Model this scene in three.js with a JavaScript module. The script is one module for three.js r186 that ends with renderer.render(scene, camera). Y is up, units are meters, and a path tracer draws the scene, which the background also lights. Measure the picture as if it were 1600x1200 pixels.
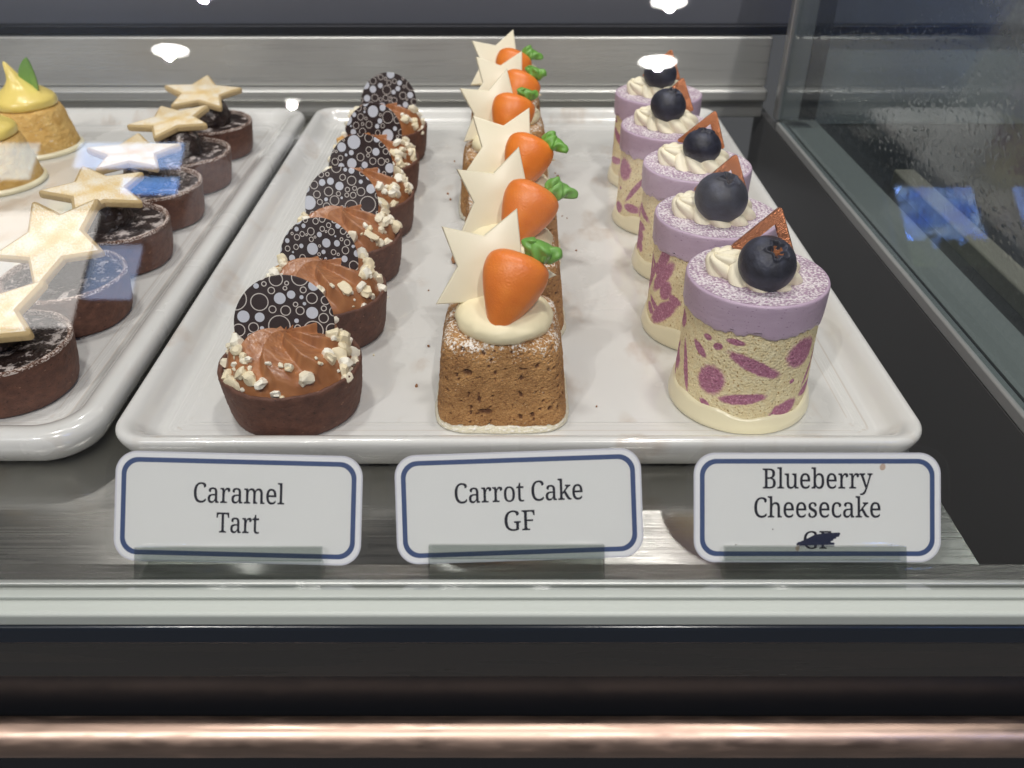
import * as THREE from 'three';
import { ImprovedNoise } from 'three/addons/math/ImprovedNoise.js';
import { RoundedBoxGeometry } from 'three/addons/geometries/RoundedBoxGeometry.js';
import { mergeGeometries, mergeVertices, toCreasedNormals } from 'three/addons/utils/BufferGeometryUtils.js';
import { RectAreaLightUniformsLib } from 'three/addons/lights/RectAreaLightUniformsLib.js';

// ---------------------------------------------------------------- camera, light, exposure
const scene = new THREE.Scene();
const camera = new THREE.PerspectiveCamera(47.92, 4 / 3, 0.01, 30);
camera.position.set(0, 0.2523, 0.2995);
camera.rotation.x = -THREE.MathUtils.degToRad(33.75);
camera.focus = 0.42;
camera.userData.fStop = 13;
scene.background = new THREE.Color().setRGB(0.085, 0.087, 0.09);      // the dim room all around
const renderer = new THREE.WebGLRenderer({ antialias: true });
renderer.toneMapping = THREE.LinearToneMapping;
renderer.toneMappingExposure = 0.96;
renderer.shadowMap.enabled = true;
RectAreaLightUniformsLib.init();
const CEILING = 2.75;                                                  // above the shelf
const LAMPS = [                                                       // x, z, brightness and lens radius of each ceiling downlight
  [-1.41, 2.34, 1.6, 0.042], [0.61, 2.4, 1.6, 0.045], [-1.18, 2.06, 0.9, 0.03], [0.61, 2.1, 1.0, 0.04], [-0.97, 2.62, 0.4, 0.018],  // second, nearer pair is added to stand in for ghost reflections in the glass
  [-1.49, -2.6, 0.2, 0.045], [0.58, -2.6, 0.2, 0.045], [2.36, -2.6, 0.2, 0.045], [-0.5, -0.2, 1.6, 0.045], [0.55, -0.15, 1.6, 0.045],
];
const LAMP_CD = 5.0, LAMP_GLOW = 30;
const WINDOWS = [                                                     // panes of each window: x, y, width, height, radiance rgb
  { at: [-1.85, 2.05, 2.7], panes: [[-0.09, -0.15, 0.44, 0.56, [3.2, 3.1, 3.0]], [0.19, 0.43, 0.46, 0.14, [2.2, 3.2, 5.2]], [0.31, 0.265, 0.24, 0.09, [1.2, 2.6, 5.4]], [0.24, -0.17, 0.2, 0.26, [1.5, 1.9, 2.7]], [-0.31, 0.4, 0.2, 0.2, [2.6, 3.6, 4.2]]] },
  { at: [2.0, 2.12, 2.7], view: true, panes: [[-0.2, 0, 0.34, 0.42, [3.2, 7.6, 16.5]], [0.3, 0.0, 0.34, 0.42, [3.2, 7.6, 16.5]]] },
];

// ---------------------------------------------------------------- helpers
let seed = 7;
const rnd = () => { seed = (seed * 1664525 + 1013904223) >>> 0; return seed / 4294967296; };
const rr = (a, b) => a + (b - a) * rnd();
const reseed = s => { seed = (s * 2654435761) >>> 0; rnd(); rnd(); };
const perlin = new ImprovedNoise();
const n3 = (x, y, z) => perlin.noise(x + 31.7, y + 17.3, z + 5.1);
const fbm = (x, y, z, o = 4) => { let s = 0, a = 0.5, f = 1; for (let i = 0; i < o; i++) { s += a * n3(x * f, y * f, z * f); a *= 0.5; f *= 2.03; } return s; };
const clamp = (x, a = 0, b = 1) => Math.min(b, Math.max(a, x));
const sstep = (a, b, x) => { const t = clamp((x - a) / (b - a)); return t * t * (3 - 2 * t); };
const mix = (a, b, t) => a + (b - a) * t;
const mix3 = (a, b, t) => [mix(a[0], b[0], t), mix(a[1], b[1], t), mix(a[2], b[2], t)];
const hash2 = (x, y) => { let h = (x * 374761393 + y * 668265263) | 0; h = Math.imul(h ^ (h >>> 13), 1274126177); return ((h ^ (h >>> 16)) >>> 0) / 4294967296; };
const srgb = (r, g, b) => new THREE.Color().setRGB(r / 255, g / 255, b / 255, THREE.SRGBColorSpace);
const TAU = Math.PI * 2;

function dataTex(w, h, fn, color = true, repeat) {
  const d = new Uint8Array(w * h * 4);
  for (let j = 0, k = 0; j < h; j++) for (let i = 0; i < w; i++, k += 4) {
    const c = fn((i + 0.5) / w, (j + 0.5) / h, i, j);
    if (color) { d[k] = clamp(c[0], 0, 255); d[k + 1] = clamp(c[1], 0, 255); d[k + 2] = clamp(c[2], 0, 255); } else d[k] = d[k + 1] = d[k + 2] = clamp(c, 0, 1) * 255;
    d[k + 3] = 255;
  }
  const t = new THREE.DataTexture(d, w, h, THREE.RGBAFormat);
  t.magFilter = THREE.LinearFilter; t.minFilter = THREE.LinearMipmapLinearFilter; t.generateMipmaps = true;
  t.wrapS = t.wrapT = THREE.RepeatWrapping;
  if (color) t.colorSpace = THREE.SRGBColorSpace;
  if (repeat) t.repeat.set(repeat[0], repeat[1]);
  t.needsUpdate = true;
  return t;
}
// a sheet of (nu x nv) cells; wrap closes it around u with smooth normals at the seam
function surf(nu, nv, fn, wrap = true) {
  const p = [], uv = [], idx = [];
  for (let j = 0; j <= nv; j++) for (let i = 0; i <= nu; i++) { const u = i / nu, v = j / nv; p.push(...fn(wrap && i === nu ? 0 : u, v)); uv.push(u, v); }
  for (let j = 0; j < nv; j++) for (let i = 0; i < nu; i++) { const a = j * (nu + 1) + i, b = a + 1, c = a + nu + 1, d = c + 1; idx.push(a, b, d, a, d, c); }
  const g = new THREE.BufferGeometry();
  g.setAttribute('position', new THREE.Float32BufferAttribute(p, 3)); g.setAttribute('uv', new THREE.Float32BufferAttribute(uv, 2)); g.setIndex(idx);
  g.computeVertexNormals();
  if (wrap) {
    const n = g.attributes.normal, v = new THREE.Vector3(), w = new THREE.Vector3();
    for (let j = 0; j <= nv; j++) { const a = j * (nu + 1), b = a + nu; v.fromBufferAttribute(n, a); w.fromBufferAttribute(n, b); v.add(w).normalize(); n.setXYZ(a, v.x, v.y, v.z); n.setXYZ(b, v.x, v.y, v.z); }
  }
  return g;
}
// evenly spaced points along a smooth or straight profile of [r, y]
function sampler(pts, smooth = false) {
  const c = smooth ? new THREE.CatmullRomCurve3(pts.map(([r, y]) => new THREE.Vector3(r, y, 0)), false, 'centripetal') : null;
  if (c) { c.arcLengthDivisions = 400; return v => { const q = c.getPointAt(v); return [q.x, q.y]; }; }
  const L = [0]; for (let i = 1; i < pts.length; i++) L.push(L[i - 1] + Math.hypot(pts[i][0] - pts[i - 1][0], pts[i][1] - pts[i - 1][1]));
  return v => { const s = v * L[L.length - 1]; let i = 1; while (i < L.length - 1 && L[i] < s) i++; const t = (s - L[i - 1]) / (L[i] - L[i - 1] || 1); return [mix(pts[i - 1][0], pts[i][0], t), mix(pts[i - 1][1], pts[i][1], t)]; };
}
// revolve a profile; u = 0 lies at the back (-z); shift(angle, r, y) -> [dr, dy]
function revolve(pts, nu, nv, shift, smooth = true) {
  const f = sampler(pts, smooth);
  return surf(nu, nv, (u, v) => {
    const a = u * TAU, [r, y] = f(v); let dr = 0, dy = 0;
    if (shift) [dr, dy] = shift(a, r, y, v);
    return [-Math.sin(a) * (r + dr), y + dy, -Math.cos(a) * (r + dr)];
  });
}
const taken = {};
const numbered = n => { const k = taken[n] = (taken[n] ?? -1) + 1; return k ? `${n}_${String(k).padStart(3, '0')}` : n; };
function thing(name, label, category, at = [0, 0, 0], turn = 0, group) {
  const o = new THREE.Group(); o.name = numbered(name); o.position.set(...at); o.rotation.y = turn;
  o.userData = { label, category }; if (group) o.userData.group = group;
  scene.add(o); return o;
}
function part(parent, name, geometry, material, at, rot, label) {
  const m = new THREE.Mesh(geometry, material); m.name = name; m.castShadow = m.receiveShadow = true;
  if (at) m.position.set(...at); if (rot) m.rotation.set(...rot); if (label) m.userData.label = label;
  parent.add(m); return m;
}
function structure(name, geometry, material, at, rot) {
  const m = part(scene, name, geometry, material, at, rot); m.userData.kind = 'structure'; return m;
}
const std = o => new THREE.MeshStandardMaterial(o), phys = o => new THREE.MeshPhysicalMaterial(o);
const box = (x0, x1, y0, y1, z0, z1, r = 0) => {
  const g = r ? new RoundedBoxGeometry(x1 - x0, y1 - y0, z1 - z0, 3, r) : new THREE.BoxGeometry(x1 - x0, y1 - y0, z1 - z0);
  g.translate((x0 + x1) / 2, (y0 + y1) / 2, (z0 + z1) / 2); return g;
};

// ---------------------------------------------------------------- room: ceiling with downlights, dark wall with windows
structure('ceiling', box(-5, 5, CEILING, CEILING + 0.1, -5.5, 4), std({ color: new THREE.Color().setRGB(0.55, 0.56, 0.56), roughness: 0.95 }));
structure('room_wall', box(-5, 5, -1, CEILING, 2.75, 2.9), std({ color: new THREE.Color().setRGB(0.05, 0.052, 0.06), roughness: 0.9 }));
{
  const ring = revolve([[0.062, 0.001], [0.075, -0.006], [0.088, -0.004], [0.092, 0.001]], 40, 12);
  const lens = new THREE.CylinderGeometry(0.064, 0.064, 0.004, 40);
  const white = std({ color: 0xd8d8d4, roughness: 0.5 });
  LAMPS.forEach(([x, z, k, lr]) => {
    const t = thing('ceiling_downlight', 'round recessed downlight glowing white in the ceiling', 'downlight', [x, CEILING - 0.001, z], 0, 'ceiling downlights');
    part(t, 'trim_ring', ring, white).scale.set(lr / 0.037, 1, lr / 0.085);
    part(t, 'lens', lens, std({ color: 0x222222, emissive: new THREE.Color().setRGB(1, 0.97, 0.93), emissiveIntensity: LAMP_GLOW * Math.min(1, 0.1 + 0.9 * k) }), [0, -0.003, 0]).scale.set(lr / 0.037, 1, lr / 0.085);
    const s = new THREE.SpotLight(new THREE.Color().setRGB(1, 0.965, 0.915), LAMP_CD * k, 0, 1.25, 0.15, 2);
    s.position.set(0, -0.03, 0); s.target.position.set(0, -1, 0); s.castShadow = true; s.shadow.radius = z > 1 ? 0.8 : z < -1 ? 1.2 : 8; s.name = 'downlight_beam';
    t.add(s); t.add(s.target);
  });
  const frame = std({ color: 0x1c1d20, roughness: 0.5 });
  WINDOWS.forEach(({ at, panes, view }, i) => {
    const t = new THREE.Group(); t.name = numbered('window'); t.position.set(...at); t.userData.kind = 'structure'; scene.add(t);
    for (const [x, y, w, h, c] of panes) {
      const top = Math.max(...c), L = new THREE.RectAreaLight(new THREE.Color().setRGB(c[0] / top, c[1] / top, c[2] / top), top, w, h);
      L.position.set(x, y, -0.03); L.name = 'window_light'; if (!view) t.add(L);   // shines towards -z, into the room
      const cloud = dataTex(64, 64, (u, v) => { const q = (view ? 0.7 : 0.35) * clamp(0.4 + 1.8 * fbm(u * 3, v * 5, i * 9 + x * 7, 4)); if (view && v + 0.35 * fbm(u * 5, v * 5, x * 11, 4) < 0.36) { const k = clamp(0.5 + 2 * fbm(u * 14, v * 22, 3, 3)); return [20 + 22 * k, 26 + 20 * k, 16 + 10 * k]; } return [mix(c[0] / top, 1, q) * 255, mix(c[1] / top, 1, q) * 255, mix(c[2] / top, 1, q) * 255]; });
      part(t, 'pane', new THREE.PlaneGeometry(w, h), std({ color: 0x111111, roughness: 0.4, emissive: 0xffffff, emissiveMap: cloud, emissiveIntensity: top * (view ? 0.95 : 0.3) }), [x, y, 0], [0, Math.PI, 0]);
      for (const [a, b, cc, d] of [[-w / 2 - 0.02, -w / 2, -h / 2 - 0.02, h / 2 + 0.02], [w / 2, w / 2 + 0.02, -h / 2 - 0.02, h / 2 + 0.02], [-w / 2, w / 2, h / 2, h / 2 + 0.02], [-w / 2, w / 2, -h / 2 - 0.02, -h / 2]])
        part(t, 'frame_bar', box(x + a, x + b, y + cc, y + d, -0.02, 0.03), frame);
    }
  });
}

// ---------------------------------------------------------------- display case
const brushed = dataTex(512, 512, (u, v, i, j) => { const s = hash2(Math.floor(i / 90 + hash2(j, 3) * 7), j * 3 + 1); return 0.45 + 0.3 * (s - 0.5) + 0.25 * fbm(u * 6, v * 160, 1, 3); }, false, [3, 5]);
const brushedRough = dataTex(512, 512, (u, v, i, j) => { const s = hash2(Math.floor(i / 70 + hash2(j, 5) * 9), j * 7 + 2); return clamp(0.62 + 0.22 * (s - 0.5) + 0.5 * fbm(u * 3, v * 3, 7, 4) + 0.3 * Math.max(0, fbm(u * 9, v * 9, 2, 3) - 0.1)); }, false, [2, 3]);
const steel = phys({ color: new THREE.Color().setRGB(0.46, 0.455, 0.43), metalness: 1, roughness: 0.36, roughnessMap: brushedRough, bumpMap: brushed, bumpScale: 0.00006, anisotropy: 0.4 });
structure('shelf', mergeGeometries([box(-0.75, 0.187, -0.012, 0, -0.565, 0.0519), box(-0.75, 0.262, -0.012, 0, 0.052, 0.066)]), steel);
structure('added_gap_floor', box(-0.75, 0.2505, -0.43, -0.42, -0.6, 0.0665), std({ color: new THREE.Color().setRGB(0.25, 0.25, 0.25), roughness: 0.5 }));  // added far below the shelf so the gap beside the tray falls dark
{
  const panel = std({ color: new THREE.Color().setRGB(0.52, 0.52, 0.5), metalness: 0.45, roughness: 0.5, roughnessMap: brushedRough });
  const wall = new THREE.Group(); wall.name = 'back_wall'; wall.userData.kind = 'structure'; scene.add(wall);
  part(wall, 'back_panel', box(-0.8, 0.2492, 0.024, 0.07, -0.578, -0.568, 0.002), panel);
  part(wall, 'back_ledge', box(-0.8, 0.2492, 0.012, 0.0235, -0.578, -0.556, 0.003), panel);
  part(wall, 'back_kick', box(-0.8, 0.2492, -0.006, 0.011, -0.578, -0.566, 0.002), panel);
  part(wall, 'back_channel', box(-0.8, 0.6, 0.071, 0.08, -0.582, -0.57, 0.002), std({ color: 0x24252a, roughness: 0.5, metalness: 0.6 }));
  part(wall, 'sliding_door', box(-0.8, 0.6, 0.075, 0.105, -0.612, -0.6), std({ color: new THREE.Color().setRGB(0.12, 0.126, 0.15), roughness: 0.4 }));
  part(wall, 'upper_door', box(-0.8, 0.9, 0.106, 0.34, -0.625, -0.613), std({ color: new THREE.Color().setRGB(0.045, 0.048, 0.058), roughness: 0.4 }));
}
const aluminium = std({ color: new THREE.Color().setRGB(0.58, 0.6, 0.58), metalness: 0.75, roughness: 0.38, bumpMap: brushed, bumpScale: 0.00003 });
const greyPaint = std({ color: new THREE.Color().setRGB(0.43, 0.46, 0.43), roughness: 0.42 });
const glass = phys({ color: 0xfefefe, transmission: 1, thickness: 0, roughness: 0, ior: 1.5 });
{
  const t = thing('display_case', 'glass fronted bakery display case with aluminium rails and dark front', 'display case');
  const tilt = THREE.MathUtils.degToRad(30);
  const pane = box(-0.95, 0.95, 0, 0.5, -0.003, 0.003); pane.rotateX(-tilt); pane.translate(0, 0.0095, 0.073);
  part(t, 'front_glass', pane, glass);
  part(t, 'front_rail', box(-0.95, 0.95, -0.002, 0.0045, 0.0739, 0.0818, 0.0016), greyPaint);
  part(t, 'glass_channel', box(-0.95, 0.95, -0.002, 0.0049, 0.0684, 0.0735, 0.0008), greyPaint);
  part(t, 'rail_lip', box(-0.95, 0.95, 0.0001, 0.0062, 0.0655, 0.0681, 0.0008), aluminium);
  const black = std({ color: new THREE.Color().setRGB(0.012, 0.013, 0.016), roughness: 0.25 });
  part(t, 'fascia_strip', box(-0.95, 0.95, -0.0125, -0.0024, 0.067, 0.0819, 0.002), phys({ color: new THREE.Color().setRGB(0.02, 0.025, 0.035), roughness: 0.18 }));
  const smudge = dataTex(256, 64, (u, v) => clamp(0.5 + 1.1 * fbm(u * 14, v * 2, 3, 4)), false);
  part(t, 'fascia_panel', box(-0.95, 0.95, -0.0345, -0.0129, 0.07, 0.0795, 0.001), std({ color: new THREE.Color().setRGB(0.045, 0.043, 0.041), roughness: 0.55, roughnessMap: smudge }));
  part(t, 'lower_fascia', box(-0.95, 0.95, -0.2, -0.0349, 0.068, 0.0775), black);
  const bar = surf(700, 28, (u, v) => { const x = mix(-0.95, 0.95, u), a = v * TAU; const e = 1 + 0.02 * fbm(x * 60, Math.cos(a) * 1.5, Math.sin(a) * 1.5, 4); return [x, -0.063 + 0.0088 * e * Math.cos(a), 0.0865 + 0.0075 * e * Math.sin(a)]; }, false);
  const barRough = dataTex(1024, 64, (u, v) => clamp(0.42 + 0.25 * fbm(u * 60, v * 6, 4, 4) + 0.3 * Math.max(0, fbm(u * 150, v * 14, 8, 3))), false);
  part(t, 'chrome_bar', bar, std({ color: srgb(206, 178, 162), metalness: 1, roughness: 1, roughnessMap: barRough }));  // warm glow mirrored by the bar is put into its base colour
  // right-hand side: floor rail, corner post, fogged side glass
  part(t, 'side_rail', box(0.2508, 0.2575, -0.004, 0.0035, -0.52, 0.0605, 0.0012), std({ color: new THREE.Color().setRGB(0.5, 0.5, 0.49), roughness: 0.4, metalness: 0.2 }));
  part(t, 'side_skirt', box(0.2508, 0.2575, -0.42, -0.0043, -0.6, 0.0605), std({ color: new THREE.Color().setRGB(0.12, 0.12, 0.12), roughness: 0.5 }));  // carried down to the added floor to keep the gap dark
  part(t, 'side_rail_seal', box(0.258, 0.2605, -0.004, 0.002, -0.52, 0.0605), std({ color: 0x1a1b1c, roughness: 0.6 }));
  part(t, 'corner_post', box(0.2495, 0.272, 0.0045, 0.3, -0.532, -0.5205, 0.002), std({ color: new THREE.Color().setRGB(0.45, 0.45, 0.45), metalness: 0.7, roughness: 0.35 }));
  part(t, 'post_seal', box(0.2725, 0.288, 0.0045, 0.3, -0.532, -0.522, 0.001), std({ color: 0x17191d, roughness: 0.5 }));
  const s = new THREE.Shape([[-0.055, 0.0045], [-0.225, 0.3], [0.519, 0.3], [0.519, 0.0045]].map(([a, b]) => new THREE.Vector2(a, b)));
  const side = new THREE.ExtrudeGeometry(s, { depth: 0.0045, bevelEnabled: false }); side.rotateY(Math.PI / 2); side.translate(0.2525, 0, 0);   // shape x runs to -z
  { const p = side.attributes.position; for (let i = 0; i < p.count; i++) side.attributes.uv.setXY(i, (0.519 + p.getZ(i)) / 0.75, p.getY(i) / 0.3); }
  // condensation: a mist of fine droplets over the upper, front part of the pane, patchy at its border
  const fog = dataTex(1024, 512, (u, v, i, j) => { const f = sstep(-0.1, 0.3, (v - 0.42) * 0.9 + (u - 0.5) * 0.6 + 0.5 * fbm(u * 5, v * 3, 3, 4)); return clamp(0.06 + 0.6 * f + f * 0.4 * fbm(u * 150, v * 75, 5, 2), 0.05, 0.85); }, false);
  const drops = dataTex(1024, 512, (u, v) => sstep(0.1, 0.4, fbm(u * 150, v * 75, 5, 2)), false);
  part(t, 'side_glass', side, phys({ color: 0xe6ecec, transmission: 1, thickness: 0, roughness: 1, roughnessMap: fog, bumpMap: drops, bumpScale: 0.0002, ior: 1.5 }));
}
{
  const t = thing('neighbouring_cabinet', 'dim neighbouring cabinet section with pale ledge behind the fogged side glass', 'cabinet');
  part(t, 'cabinet_floor', box(0.262, 0.95, -0.03, -0.02, -0.6, 0.06), std({ color: new THREE.Color().setRGB(0.05, 0.05, 0.055), metalness: 0.4, roughness: 0.35 }));
  part(t, 'pale_ledge', box(0.2635, 0.298, -0.0195, -0.003, -0.56, 0.06, 0.002), std({ color: new THREE.Color().setRGB(0.25, 0.265, 0.255), roughness: 0.45 }));
  part(t, 'dark_channel', box(0.2985, 0.318, -0.0195, -0.012, -0.56, 0.06), std({ color: 0x1c1d1f, roughness: 0.4 }));
  part(t, 'beige_ledge', box(0.3185, 0.336, -0.0195, 0.001, -0.4, 0.06, 0.002), std({ color: new THREE.Color().setRGB(0.32, 0.29, 0.24), roughness: 0.5 }));
  part(t, 'back_panel', box(0.28, 0.95, -0.0195, 0.07, -0.6, -0.59), std({ color: new THREE.Color().setRGB(0.22, 0.25, 0.26), roughness: 0.5 }));
}

// ---------------------------------------------------------------- trays
const glaze = phys({ color: new THREE.Color().setRGB(0.74, 0.742, 0.72), map: dataTex(1024, 1024, (u, v, i, j) => { const w = sstep(0.12, 0.3, fbm(u * 9, v * 5, 3, 5)) * (0.6 + 0.8 * fbm(u * 60, v * 26, 6, 3)), d = fbm(u * 170, v * 170, 9, 2) > 0.43 && fbm(u * 6, v * 6, 2, 2) > 0.08 ? 1 : 0; return mix3(mix3([255, 255, 255], [238, 229, 222], clamp(w)), [190, 160, 140], d * 0.5); }), roughness: 0.32, clearcoat: 1, clearcoatRoughness: 0.06,
  roughnessMap: dataTex(512, 512, (u, v) => clamp(0.75 + 0.6 * fbm(u * 5, v * 5, 8, 5)), false), bumpMap: dataTex(512, 512, (u, v) => 0.5 + 0.5 * fbm(u * 9, v * 9, 1, 3), false), bumpScale: 0.0003 });
function trayShape(hx, hz, R, profile) {
  const f = sampler(profile, true), nv = 60, per = 4 * 26;
  return surf(per, nv, (u, v) => {
    const [d, y] = f(v), ax = hx - d, az = hz - d, r = clamp(R - d * 0.6, 0.006, Math.min(ax, az));
    const k = u * 4, q = Math.floor(k) % 4, w = k - Math.floor(k);               // a quarter: short straight half, corner, straight half
    const sx = [1, 1, -1, -1][q], sz = [1, -1, -1, 1][q], ccx = sx * (ax - r), ccz = sz * (az - r);
    const a0 = [Math.PI / 2, 0, -Math.PI / 2, -Math.PI][q], a = a0 - w * Math.PI / 2;
    return [ccx + r * Math.cos(a), y, ccz + r * Math.sin(a)];
  });
}
function tray(label, cx, cz, hx, hz, R, rim) {
  const t = thing('serving_tray', label, 'tray', [cx, 0, cz]);
  const outer = trayShape(hx, hz, R, rim);
  const p = outer.attributes.position, uv = outer.attributes.uv; for (let i = 0; i < p.count; i++) uv.setXY(i, p.getX(i) * 4, p.getZ(i) * 4);
  part(t, 'rim', outer, glaze);
  const d = rim[rim.length - 1][0], y = rim[rim.length - 1][1];
  const well = trayShape(hx - d, hz - d, Math.max(0.006, R - d * 0.6), [[0, y], [0.002, y - 0.0003], [0.01, y - 0.0004], [Math.min(hx - d, hz - d) - 0.007, y - 0.0004]]);
  // fill the long middle strip with a flat sheet
  const q = well.attributes.position, w2 = well.attributes.uv; for (let i = 0; i < q.count; i++) w2.setXY(i, q.getX(i) * 4, q.getZ(i) * 4);
  const flat = new THREE.PlaneGeometry(2 * (hx - d - 0.009), 2 * (hz - d - 0.009)); flat.rotateX(-Math.PI / 2); flat.translate(0, y - 0.0002, 0);
  const fp = flat.attributes.position; for (let i = 0; i < fp.count; i++) flat.attributes.uv.setXY(i, fp.getX(i) * 4, fp.getZ(i) * 4);
  part(t, 'well', flat, glaze);
  part(t, 'well_edge', trayShape(hx - d, hz - d, Math.max(0.006, R - d * 0.6), [[0, y], [0.004, y - 0.0001], [0.012, y - 0.0004]]), glaze);
  return t;
}
const WELL = 0.0115;
tray('white rectangular ceramic tray holding tarts, carrot cakes and cheesecakes', 0.003, -0.2525, 0.182, 0.2525, 0.017,
  [[0.012, 0.0015], [0.008, 0.003], [0.002, 0.013], [0, 0.0195], [0.0012, 0.0218], [0.0035, 0.022], [0.0065, 0.0205], [0.012, 0.0145], [0.0155, 0.0122], [0.019, 0.012]]);
tray('white ceramic tray with broad rounded rim holding star topped chocolate tarts', -0.375, -0.254, 0.188, 0.252, 0.026,
  [[0.013, 0.0015], [0.008, 0.003], [0.001, 0.012], [0, 0.017], [0.002, 0.0212], [0.007, 0.0222], [0.012, 0.0205], [0.0165, 0.0165], [0.0195, 0.0135], [0.023, 0.012]]);

// ---------------------------------------------------------------- shared pastry materials
const cocoaMap = dataTex(512, 256, (u, v, i, j) => { const f = fbm(u * 40, v * 14, 2, 4), s = hash2(i, j); let c = mix3([112, 74, 58], [86, 55, 44], clamp(0.5 + f * 1.2)); const g = (s - 0.5) * 14; c = [c[0] + g, c[1] + g, c[2] + g]; if (hash2(i >> 1, j >> 1) > 0.9975) c = [150, 112, 90]; if (fbm(u * 130, v * 50, 6, 2) > 0.33) c = [58, 36, 28]; return c; });
const cocoaBump = dataTex(512, 256, (u, v, i, j) => clamp(0.5 + 0.5 * fbm(u * 70, v * 26, 4, 4) + 0.12 * (hash2(i, j) - 0.5)), false);
const cocoaCrust = std({ map: cocoaMap, bumpMap: cocoaBump, bumpScale: 0.0007, roughness: 0.72 });
const caramelMat = phys({ map: dataTex(256, 256, (u, v) => mix3([180, 122, 76], [148, 94, 56], clamp(0.5 + 1.3 * fbm(u * 14, v * 10, 3, 4)))), roughness: 0.4, clearcoat: 0.3, clearcoatRoughness: 0.22, bumpMap: dataTex(256, 256, (u, v) => 0.5 + 0.5 * fbm(u * 60, v * 24, 9, 3), false), bumpScale: 0.0005 });
const nutMats = [[240, 232, 208], [234, 222, 190], [244, 240, 224]].map(c => std({ color: srgb(...c), roughness: 0.6 }));
const nutToasted = std({ color: srgb(206, 158, 92), roughness: 0.55 });
const nutShapes = [0, 1, 2, 3, 4, 5, 6].map(k => {
  const g = mergeVertices(new THREE.IcosahedronGeometry(1, 1).deleteAttribute('uv').deleteAttribute('normal')), p = g.attributes.position, v = new THREE.Vector3();
  for (let i = 0; i < p.count; i++) { v.fromBufferAttribute(p, i); const a = new THREE.Vector3(Math.sign(v.x) * Math.pow(Math.abs(v.x), 0.75), Math.sign(v.y) * Math.pow(Math.abs(v.y), 0.75), Math.sign(v.z) * Math.pow(Math.abs(v.z), 0.75)); a.multiplyScalar(0.9 + 0.5 * n3(v.x * 1.15 + k * 9, v.y * 1.15, v.z * 1.15) + 0.12 * n3(v.x * 3.5 + k * 5, v.y * 3.5, v.z * 3.5)); p.setXYZ(i, a.x * [1, 1.3, 0.9, 1.1, 1.5, 1, 1.2][k], a.y * [0.8, 0.7, 0.9, 0.6, 0.7, 1, 0.8][k], a.z); }
  return toCreasedNormals(g.toNonIndexed(), 0.45);
});
const whiteChoc = phys({ color: srgb(240, 232, 204), roughness: 0.38, clearcoat: 0.3, clearcoatRoughness: 0.3, bumpMap: dataTex(128, 128, (u, v) => 0.5 + 0.5 * fbm(u * 8, v * 8, 6, 3), false), bumpScale: 0.0003 });

// ---------------------------------------------------------------- caramel tarts
const ORD = ['first', 'second', 'third', 'fourth', 'fifth', 'sixth'];
const TH = 0.0262;   // crust height
const crustGeo = revolve([[0.001, 0.0003], [0.0255, 0.0003], [0.029, 0.0011], [0.0306, 0.0042], [0.0324, 0.018], [0.033, TH - 0.0008], [0.0325, TH], [0.0312, TH - 0.0002], [0.0302, TH - 0.003], [0.0288, 0.016], [0.0285, 0.015]], 160, 90,
  (a, r, y) => [0.0007 * fbm(Math.cos(a) * 1.7, Math.sin(a) * 1.7, y * 60, 3) + 0.0003 * n3(Math.cos(a) * 22, Math.sin(a) * 22, y * 700), y > 0.023 ? 0.0009 * fbm(Math.cos(a) * 5, Math.sin(a) * 5, 3, 3) : 0]);
function caramelHeight(x, z) {                         // a star-nozzle rosette: sharp curved ridges climbing to the middle
  const R = 0.0302, r = Math.hypot(x, z), q = clamp(r / R), a = Math.atan2(z, x);
  const ph = (a * 8 / TAU + 1.15 * Math.pow(q, 1.3) + 0.12 * n3(x * 90, z * 90, 2)) % 1, w = ph < 0 ? ph + 1 : ph;
  const ridge = Math.pow(w, 1.25) * (1 - sstep(0.8, 1, w));
  const dome = 0.0195 * Math.pow(Math.max(0, 1 - Math.pow(q, 2.3)), 0.75);
  return 0.0218 + dome + 0.0098 * ridge * Math.pow(q, 0.7) * (1 - 0.55 * sstep(0.8, 1, q)) + 0.0008 * fbm(x * 160, z * 160, 5, 3) - 0.002 * sstep(0.9, 1, q);
}
const caramelGeo = surf(288, 70, (u, v) => { const a = u * TAU, r = 0.0302 * v, x = -Math.sin(a) * r, z = -Math.cos(a) * r; return [x, caramelHeight(x, z), z]; });
caramelGeo.setIndex(Array.from(caramelGeo.index.array).reduce((o, _, i, A) => { if (i % 3 === 0) o.push(A[i], A[i + 2], A[i + 1]); return o; }, [])); caramelGeo.computeVertexNormals();
function discTexture(k, scaleF) {
  reseed(100 + k);
  const S = 512, c = document.createElement('canvas'); c.width = c.height = S; const g = c.getContext('2d');
  g.fillStyle = 'rgb(47,34,34)'; g.fillRect(0, 0, S, S);
  const done = [];
  for (let n = 0; n < 5000 && done.length < (k === 1 ? 120 : 70); n++) {
    const big = n < 14 ? rr(30, 46) : n < 900 ? rr(16, 28) : rr(7, 15), r = big * scaleF, x = rr(0, S), y = rr(0, S);
    if (done.some(([X, Y, R]) => Math.hypot(X - x, Y - y) < R + r + 7)) continue;
    done.push([x, y, r]);
    g.beginPath(); g.arc(x, y, r, 0, TAU);
    if (rnd() < (k === 1 ? 0.4 : 0.3)) { g.fillStyle = 'rgb(196,200,210)'; g.fill(); } else { g.lineWidth = 5; g.strokeStyle = 'rgb(202,196,190)'; g.stroke(); }
  }
  const t = new THREE.CanvasTexture(c); t.colorSpace = THREE.SRGBColorSpace; return t;
}
const chocSide = std({ color: srgb(52, 36, 32), roughness: 0.4 });
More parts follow.
